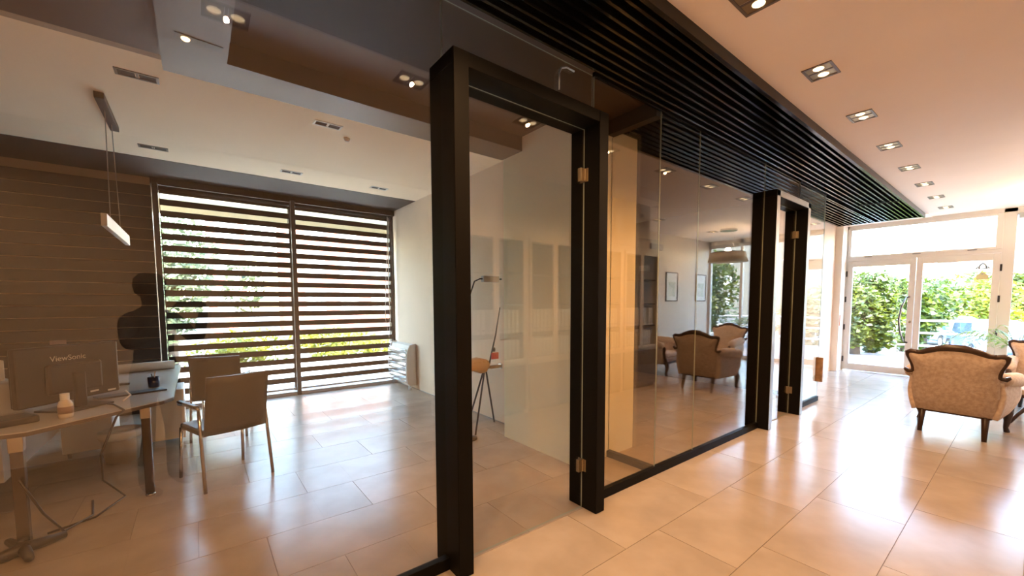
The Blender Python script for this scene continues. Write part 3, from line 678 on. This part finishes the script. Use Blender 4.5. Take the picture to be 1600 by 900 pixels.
def leaf(y0, y1, hinge):
    f = MB(); f.box(XE-.01, XE+.05, y0, y0+.095, .02, 2.36); f.box(XE-.01, XE+.05, y1-.095, y1, .02, 2.36); f.box(XE-.01, XE+.05, y0+.095, y1-.095, .02, .16); f.box(XE-.01, XE+.05, y0+.095, y1-.095, 2.24, 2.36)
    l = f.build('door_leaf', M_taupe, en, bevel=.004)
    pane('door_pane', M_wglass, XE+.016, XE+.026, y0+.095, y1-.095, .16, 2.24, l, 'x')
    for z in (.25, .95, 1.55, 2.1): B('hinge', M_darkpl, XE-.024, XE-.008, hinge-.014, hinge+.014, z-.06, z+.06, parent=l)
    return l
lL = leaf(1.497, 2.598, 2.605); lR = leaf(.392, 1.489, .385)
MB().tube([(XE-.01, 1.565, 1.60), (XE-.05, 1.60, 1.58), (XE-.06, 1.67, 1.40), (XE-.065, 1.70, 1.13), (XE-.06, 1.67, .88), (XE-.05, 1.60, .70), (XE-.01, 1.565, .68)], .017, 10).build('pull_handle', M_darkpl, lL, smooth=True)
MB().tube([(XE-.062, 1.600, 1.585), (XE-.072, 1.655, 1.40), (XE-.077, 1.685, 1.13), (XE-.072, 1.655, .88), (XE-.062, 1.600, .695)], .009, 8).build('handle_inlay', M_chrome, lL, smooth=True)
MB().lathe([(.02, 0), (.02, .012)], (0, 0, 0), 14).build('lock', M_chrome, lL, loc=(XE-.012, 1.54, 1.1)).rotation_euler = (0, -PI/2, 0)
# flat emblem stuck on the right leaf: an arch outline above a little gabled plate
em_ = empty('door_emblem', (XE+.012, .605, 1.9), 0, 'pale house shaped sign below an arch emblem on the right door', 'sign')
MB().prism([(-.075, 0), (.075, 0), (.075, .07), (.0, .135), (-.075, .07)], -.004, 0, 'x').build('gabled_plate', mat('straw_yellow', (.62, .55, .30), .5), em_)
MB().tube([(-.002, -.045, .20), (-.002, -.04, .25), (-.002, -.02, .28), (-.002, .0, .29), (-.002, .02, .28), (-.002, .04, .25), (-.002, .045, .20)], .010, 6).build('arch', M_deskedge, em_)
MB().box(-.004, 0, -.085, .085, .19, .202).build('arch_base', M_deskedge, em_); MB().box(-.005, -.004, -.012, .012, .085, .115).build('plate_mark', M_grey, em_)
for sy in (-1, 1): MB().tube([(-.002, sy*.085, .2), (-.002, sy*.06, .225), (-.002, sy*.045, .215)], .009, 6).build('arch_wing', M_deskedge, em_)
wf = struct('window_2', 'full height shop window right of the entrance doors', 'window')
ys = [.24, -.85, -1.70]
for y in ys[1:]: B('mullion', M_taupe, XE, XE+.09, y, y+.06, 0, 3.12, parent=wf)
B('head', M_taupe, XE, XE+.09, -1.7, .24, 3.0, 3.14, parent=wf); B('sill', M_taupe, XE, XE+.09, -1.7, .24, 0, .10, parent=wf)
pane('window_pane', M_wglass, XE+.03, XE+.04, -.79, .24, .10, 3.0, wf, 'x'); pane('window_pane', M_wglass, XE+.03, XE+.04, -1.64, -.85, .10, 3.0, wf, 'x')
rb = MB().box(XE-.06, XE-.02, -1.68, .22, 2.93, 3.02).build('rolled_blind', M_grey, None, bevel=.008); tag(rb, 'rolled grey blind case at the top of the shop window', 'blind')

# ------------------------------------------------------------------ potted palm by the window
pa = empty('potted_palm', (10.12, .12, 0), 0, 'potted palm with arching fronds behind the front armchair', 'plant')
MB().lathe([(.14, 0), (.19, .34), (.20, .36), (.175, .36), (.165, .30), (0, .30)], seg=28).build('pot', M_terra, pa, smooth=True)
MB().tube([(0, 0, .28), (.01, .01, .5), (0, .02, .7)], [.035, .03, .02], 8).build('stem', M_bark, pa, smooth=True)
rp = random.Random(3)
for i in range(11):
    a = i*2*PI/11+rp.uniform(-.2, .2); L = rp.uniform(.55, .8); hgt = rp.uniform(.25, .55); mb = MB(); pts = []
    for t in range(9):
        q = t/8; r = L*q; z = .68+hgt*math.sin(q*PI*.8)-.15*q*q; pts.append(Vector((math.cos(a)*r, math.sin(a)*r, z)))
    mb.tube(pts, [.007*(1-.8*t/8) for t in range(9)], 5)
    sd = Vector((-math.sin(a), math.cos(a), 0)); fwv = Vector((math.cos(a), math.sin(a), 0))
    for t in range(2, 17):
        q = t/16; j = min(7, int(q*8)); pbase = pts[j].lerp(pts[j+1], q*8-j)
        for s in (-1, 1):
            le = .26*math.sin(min(1, q*1.1)*PI*.9)+.05; tip = pbase+sd*s*le+fwv*le*.5+Vector((0, 0, -le*.35)); wv = fwv*.014
            mid = pbase.lerp(tip, .5)+Vector((0, 0, le*.1))
            mb.add([pbase-wv*.5, mid-wv, tip, mid+wv, pbase+wv*.5], [(0, 1, 2, 3, 4)])
    mb.build('frond', M_palm, pa)

# ------------------------------------------------------------------ outside: terrace, railing, parking, trees, houses
gr = struct('ground_terrace', 'pink paved terrace outside the entrance', 'terrace')
B('terrace_slab', M_pave, 11.09, 16.6, -9, 9, -.6, -.03, parent=gr)
gg = struct('ground_outside', 'pale asphalt ground of the car park and street', 'ground')
B('street', M_asph, -60, 120, -90, 110, -1.0, -.62, parent=gg)
B('garden_strip', mat('pale_bounce_ground', (.76, .71, .62), .9, noise=.15, scale=5), -12, 11.0, 7.72, 12.0, -.62, -.04, parent=gg)  # ground strip kept extra bright to bounce daylight into the office
cn = struct('trim_2', 'cream canopy soffit above the office window outside', 'canopy')
B('canopy_slab', M_cream, -6, 8, 7.75, 8.25, 3.0, 3.2, parent=cn); B('canopy_lip', M_cream, -6, 8, 8.2, 8.25, 2.80, 3.0, parent=cn)
ra = empty('railing', (16.3, 0, -.03), 0, 'white three-bar railing along the terrace edge', 'railing')
for z in (.25, .62, .98): MB().tube([(0, -8.8, z), (0, 8.8, z)], .03, 8).build('rail', M_whitepaint, ra)
for i in range(9): B('post', M_whitepaint, -.04, .04, -8.8+i*2.2+.35, -8.72+i*2.2+.35, 0, 1.0, parent=ra)
def tree(name, loc, rx, ry, rz, n, m, label, trunk=True, leaf=.14, group='trees and shrubs outside', seed=1, base=.0):
    rn = random.Random(seed); t = empty(name, loc, 0, label, 'tree' if trunk else 'shrub', group)
    lobes = [(rn.gauss(0, .42)*rx, rn.gauss(0, .42)*ry, rn.uniform(-.55, .65)*rz, rn.uniform(.32, .55)) for _ in range(16)]
    cz = base+rz; mb = MB()
    for i in range(n):
        lx, ly, lz, lr = lobes[rn.randrange(16)]
        v = Vector((rn.gauss(0, 1), rn.gauss(0, 1), rn.gauss(0, 1))).normalized()*rn.uniform(.75, 1.0)
        p = Vector((lx+v.x*lr*rx, ly+v.y*lr*ry, max(.02-cz, lz+v.z*lr*rz)))
        a = Vector((rn.gauss(0, 1), rn.gauss(0, 1), rn.gauss(0, .5))).normalized(); b = a.orthogonal().normalized(); b = (b+v*.6).normalized()
        s = leaf*rn.uniform(.6, 1.3)
        p.z += cz; mb.add([p-a*s*.5, p+b*s*.28, p+a*s*.6, p-b*s*.28], [(0, 1, 2, 3)])
    mb.build('foliage', m, t)
    if trunk: MB().tube([(0, 0, 0), (.05*rx, .03*ry, cz*.6), (0, 0, cz)], [.12*rz*.5+.05, .09*rz*.5+.04, .03], 8).build('trunk', M_bark, t, smooth=True)
    return t
tree('leafy_tree', (14.9, 3.25, -.03), .75, .85, 1.5, 10000, M_leafA, 'dense leafy tree filling the left entrance door', seed=2, leaf=.15, base=-.32)
tree('leafy_tree', (20.0, 2.9, -.62), 1.0, .95, 1.5, 4200, M_leafA, 'lower leafy tree behind the meeting door leaves', seed=3, leaf=.2)
tree('leafy_tree', (25.0, 3.0, -.62), 1.5, 1.3, 1.6, 3200, M_leafA, 'green tree left of the parked cars', seed=4, leaf=.24)
tree('flowering_shrub', (33.0, 1.9, -.62), 1.6, 1.8, 1.75, 3000, M_leafB, 'yellow green bush behind the parked cars', seed=5, leaf=.26, trunk=False)
tree('flowering_shrub', (38.0, 6.2, -.62), 1.3, 1.3, 1.7, 2000, M_leafB, 'yellow bush beside the green tree across the car park', seed=15, leaf=.26, trunk=False)
tree('leafy_tree', (43.5, 1.2, -.62), 1.3, 1.7, 2.2, 2600, M_leafA, 'round dark green tree before the white building', seed=6, leaf=.3)
tree('leafy_tree', (13.9, -3.7, -.03), 1.0, 1.5, 1.9, 5200, M_leafA, 'large tree outside the shop window, seen in the glass reflection', seed=7, leaf=.17)
tree('leafy_tree', (20.5, -8.0, -.62), 1.4, 1.9, 2.2, 4200, M_leafC, 'tall grey green tree further right outside the shop window', seed=8, leaf=.2)
tree('leafy_tree', (19.8, -1.9, -.62), 1.3, 1.3, 1.5, 2500, M_leafC, 'grey green tree past the railing right of the doors', seed=9, leaf=.2)
tree('leafy_tree', (-.55, 12.6, -.62), 1.35, 1.1, 2.1, 4600, M_leafC, 'pale tree outside the left blind', seed=10, leaf=.17)
tree('leafy_tree', (-5.8, 14.5, -.62), 1.7, 1.2, 2.4, 3000, M_leafC, 'tree outside hidden mostly by the panelled wall', seed=11, leaf=.2)
tree('flowering_shrub', (3.6, 13.6, -.62), 2.0, .8, .72, 3000, M_leafB, 'low yellow hedge outside the right blind', seed=12, leaf=.14, trunk=False)
tree('flowering_shrub', (.9, 14.4, -.62), 1.1, .7, .68, 1500, M_leafB, 'low yellow hedge outside the left blind', seed=13, leaf=.14, trunk=False)
# cars
def car(loc, ang, m, label):
    c = empty('parked_car', loc, ang, label, 'car', 'cars in the car park')
    MB().prism([(-2.05, .28), (2.05, .28), (2.12, .5), (2.0, .72), (1.15, .86), (-1.8, .90), (-2.1, .75), (-2.12, .45)], -.84, .84, 'y').build('body', m, c, bevel=.09, seg=3)
    MB().prism([(-1.72, .88), (1.15, .85), (.45, 1.34), (.1, 1.43), (-.95, 1.43), (-1.3, 1.34)], -.70, .70, 'y').build('cabin', m, c, bevel=.08, seg=3)
    for s in (-1, 1):
        for a, b in (((-1.45, .92), (-1.15, 1.32)), ((-.32, .92), (.3, 1.32))):
            MB().prism([(a[0], .92), (a[0]+1.05, .92), (b[0]+.55+(.0 if a[0] < -1 else -.1), 1.34), (b[0], 1.34)], s*.695, s*.712, 'y').build('side_window', M_carglass, c)
        for x in (-1.3, 1.35):
            wl_ = MB().tube([(x, s*.68, .31), (x, s*.86, .31)], .31, 18).build('wheel', M_tyre, c); MB().tube([(x, s*.855, .31), (x, s*.87, .31)], .19, 14).build('hub', M_chrome, wl_)
        MB().box(2.02, 2.10, s*.45-.15, s*.45+.15, .58, .70).build('headlamp', M_white, c, bevel=.02); MB().box(-2.12, -2.06, s*.62-.12, s*.62+.12, .66, .82).build('tail_lamp', M_redpl, c, bevel=.02)
    MB().add([(1.08, -.62, .88), (1.08, .62, .88), (.50, .56, 1.335), (.50, -.56, 1.335)], [(0, 1, 2, 3)]).build('windscreen', M_carglass, c, solid=.02)
    MB().add([(-1.76, -.62, .92), (-1.76, .62, .92), (-1.34, .56, 1.33), (-1.34, -.56, 1.33)], [(0, 3, 2, 1)]).build('rear_screen', M_carglass, c, solid=.02)
    return c
cblue = mat('car_paint_pale_blue', (.10, .22, .42), .25, coat=.6); cnavy = mat('car_paint_blue', (.10, .17, .42), .25, coat=.6); cwhite = mat('car_paint_white', (.42, .43, .45), .25, coat=.6)
car((27.5, 2.35, -.62), math.radians(205), cblue, 'pale blue parked car seen through the right door leaf')
car((23.2, .95, -.62), math.radians(198), cnavy, 'darker blue parked car nearer the railing')
car((30.2, -2.4, -.62), math.radians(200), cwhite, 'white parked car right of the blue cars')
car((24.5, -2.6, -.62), math.radians(195), cwhite, 'white parked car outside the shop window')
car((35.0, 6.8, -.62), math.radians(190), cwhite, 'white parked car behind the big leafy tree')
# houses
def house(name, loc, W, D, Hh, m, label, cols, rows, face, wcol=M_carglass, z0=1.6, dz=3.0, ww=1.2, wh=1.5):
    h = empty(name, loc, 0, label, 'building')
    B('walls', m, 0, D, -W/2, W/2, 0, Hh, parent=h) if face == 'x' else B('walls', m, -W/2, W/2, 0, D, 0, Hh, parent=h)
    B('roof', M_grey, -.3, D+.3, -W/2-.3, W/2+.3, Hh, Hh+.3, parent=h) if face == 'x' else B('roof', M_grey, -W/2-.3, W/2+.3, -.3, D+.3, Hh, Hh+.3, parent=h)
    for i in range(cols):
        u = -W/2+(i+.5)*W/cols
        for j in range(rows):
            z = z0+j*dz
            if face == 'x': f = B('window', M_whitepaint, -.06, .05, u-ww/2-.1, u+ww/2+.1, z-.1, z+wh+.1, parent=h); B('pane', wcol, -.08, -.06, u-ww/2, u+ww/2, z, z+wh, parent=f)
            else: f = B('window', M_whitepaint, u-ww/2-.1, u+ww/2+.1, -.06, .05, z-.1, z+wh+.1, parent=h); B('pane', wcol, u-ww/2, u+ww/2, -.08, -.06, z, z+wh, parent=f)
    return h
paleg = mat('pale_window_pane', (.62, .62, .60), .2)
hA = house('apartment_building', (46, -1.7, -.62), 13.4, 9, 15, M_bldg, 'white apartment building across the car park', 4, 4, 'x', paleg, 5.0, 3.0)
for z in (5.9, 8.9): B('balcony', M_bldg, -1.2, 0, 6.75, 8.6, z, z+1.0, parent=hA)
B('awning', M_redpl, -.9, -.5, 6.78, 7.25, 6.95, 8.0, parent=hA)
house('apartment_building', (60, -22, -.62), 18, 10, 11, M_bldg, 'white apartment building far right across the street', 4, 3, 'x', paleg)
house('apartment_building', (8.2, 30, -.62), 6.2, 8, 8.2, M_red, 'red brick apartment building beyond the right blind', 3, 3, 'y', paleg, 1.4, 2.4, 1.0, 1.3)
house('apartment_building', (1.7, 33, -.62), 1.9, 6, 8.2, M_red, 'narrow red brick tower beyond the left blind', 1, 3, 'y', paleg, 1.4, 2.4, 1.0, 1.3)
house('apartment_building', (-9, 36, -.62), 9, 8, 9, M_bldg, 'white house beyond the dark panelled wall', 3, 3, 'y', paleg)
house('apartment_building', (15.5, 27, -.62), 7, 8, 10, M_bldg, 'cream house right of the red brick building', 3, 3, 'y', paleg)
lp = empty('lamp_post', (30.0, 3.42, -.62), 0, 'tall thin grey lamp post before the white building', 'lamp post')
MB().tube([(0, 0, 0), (0, 0, 8.5)], [.06, .04], 8).build('pole', M_grey, lp, smooth=True); MB().box(-.5, 0, -.08, .08, 8.45, 8.55).build('lantern', M_grey, lp)
lp2 = empty('lamp_post', (24.0, -.62, -.62), .2, 'grey lamp post outside the shop window right of the doors', 'lamp post')
MB().tube([(0, 0, 0), (0, 0, 6.5)], [.05, .035], 8).build('pole', M_grey, lp2, smooth=True); MB().box(-.5, 0, -.08, .08, 6.45, 6.55).build('lantern', M_grey, lp2)
gf = empty('mesh_fence', (38, -3.5, -.62), 0, 'green mesh fence beyond the cars', 'fence')
B('mesh_panel', M_green, -.02, .02, -4, 3.6, .3, 2.7, parent=gf)
for i in range(5): MB().tube([(-.04, -4+i*1.9, 0), (-.04, -4+i*1.9, 2.8)], .05, 8).build('post', M_grey, gf)
br = empty('brick_kiosk', (38.6, 2.7, -.62), 0, 'small brick kiosk between the yellow bushes', 'kiosk')
B('walls', M_red, 0, 2, -1.1, 1.1, 0, 2.1, parent=br); B('roof', M_bldg, -.2, 2.2, -1.25, 1.25, 2.1, 2.25, parent=br)

# ------------------------------------------------------------------ the person taking the picture, seen as a dark reflection in the office glass
def skin_figure(name, chains, parent, m, sub=2):
    """chains: lists of (x, y, z, radius); equal points are shared"""
    idx = {}; vs = []; rs = []; es = []
    for ch in chains:
        last = None
        for x, y, z, r in ch:
            k_ = (round(x, 4), round(y, 4), round(z, 4))
            if k_ not in idx: idx[k_] = len(vs); vs.append((x, y, z)); rs.append(r)
            if last is not None and last != idx[k_]: es.append((last, idx[k_]))
            last = idx[k_]
    me = bpy.data.meshes.new(name); me.from_pydata(vs, es, []); me.materials.append(m)
    o = bpy.data.objects.new(name, me); COL.objects.link(o); o.parent = parent
    o.modifiers.new('skin', 'SKIN').use_smooth_shade = True
    for i, d in enumerate(me.skin_vertices[0].data): d.radius = (rs[i], rs[i]); d.use_root = (i == 0)
    q = o.modifiers.new('sub', 'SUBSURF'); q.levels = sub; q.render_levels = sub
    return o
fh = Vector((fw.x, fw.y, 0)).normalized()
pe = empty('person', (-fh.x*.43, -fh.y*.43, 0), math.atan2(-fh.x, fh.y), 'person in dark clothes holding up a phone, mirrored in the office glass', 'person')
ch = [[(0, 0, .93, .125), (0, .01, 1.08, .115), (0, .01, 1.24, .135), (0, 0, 1.37, .10), (0, .015, 1.45, .052), (0, .03, 1.52, .075), (0, .025, 1.60, .092), (0, .02, 1.67, .06)]]
for q in (-1, 1):
    ch.append([(0, 0, .93, .125), (q*.095, 0, .86, .09), (q*.10, .02, .48, .058), (q*.105, -.02, .09, .04), (q*.115, .06, .04, .04), (q*.12, .15, .03, .03)])
    ch.append([(0, 0, 1.37, .10), (q*.165, 0, 1.36, .065), (q*.25, .13, 1.17, .048), (q*.135, .33, 1.385, .034), (q*.105, .375, 1.445, .026)])
    for j in range(4): ch.append([(q*.105, .375, 1.445, .026), (q*(.098-.002*j), .392, 1.462+.014*j, .0095), (q*.088, .405, 1.468+.018*j, .0085), (q*(.074-.003*j), .409, 1.47+.019*j, .0075)])
    ch.append([(q*.105, .375, 1.445, .026), (q*.088, .372, 1.452, .010), (q*.066, .378, 1.468, .009), (q*.05, .381, 1.474, .008)])
M_person = mat('dark_navy_clothes', (.010, .010, .014), .8)
skin_figure('body', ch, pe, M_person)
hr = MB().lathe([(.0, .105), (.06, .09), (.092, .05), (.10, 0), (.092, -.05), (.07, -.08)], (0, .005, 1.625), 20).build('hair', mat('black_hair', (.008, .006, .005), .6), pe, smooth=True)
mp_ = empty('mobile_phone', CAMP - fw*.022, 0, 'dark mobile phone held at eye height by the person', 'phone')
mp_.rotation_euler = co.matrix_world.to_euler()
MB().box(-.075, .075, -.0375, .0375, -.004, .004).build('case', M_darkpl, mp_, bevel=.003)
MB().box(-.07, .07, -.034, .034, .004, .0046).build('screen', M_navy, mp_)

for o in S.objects:      # keep datablocks tidy
    if o.type == 'MESH' and not o.data.materials: o.data.materials.append(M_white)
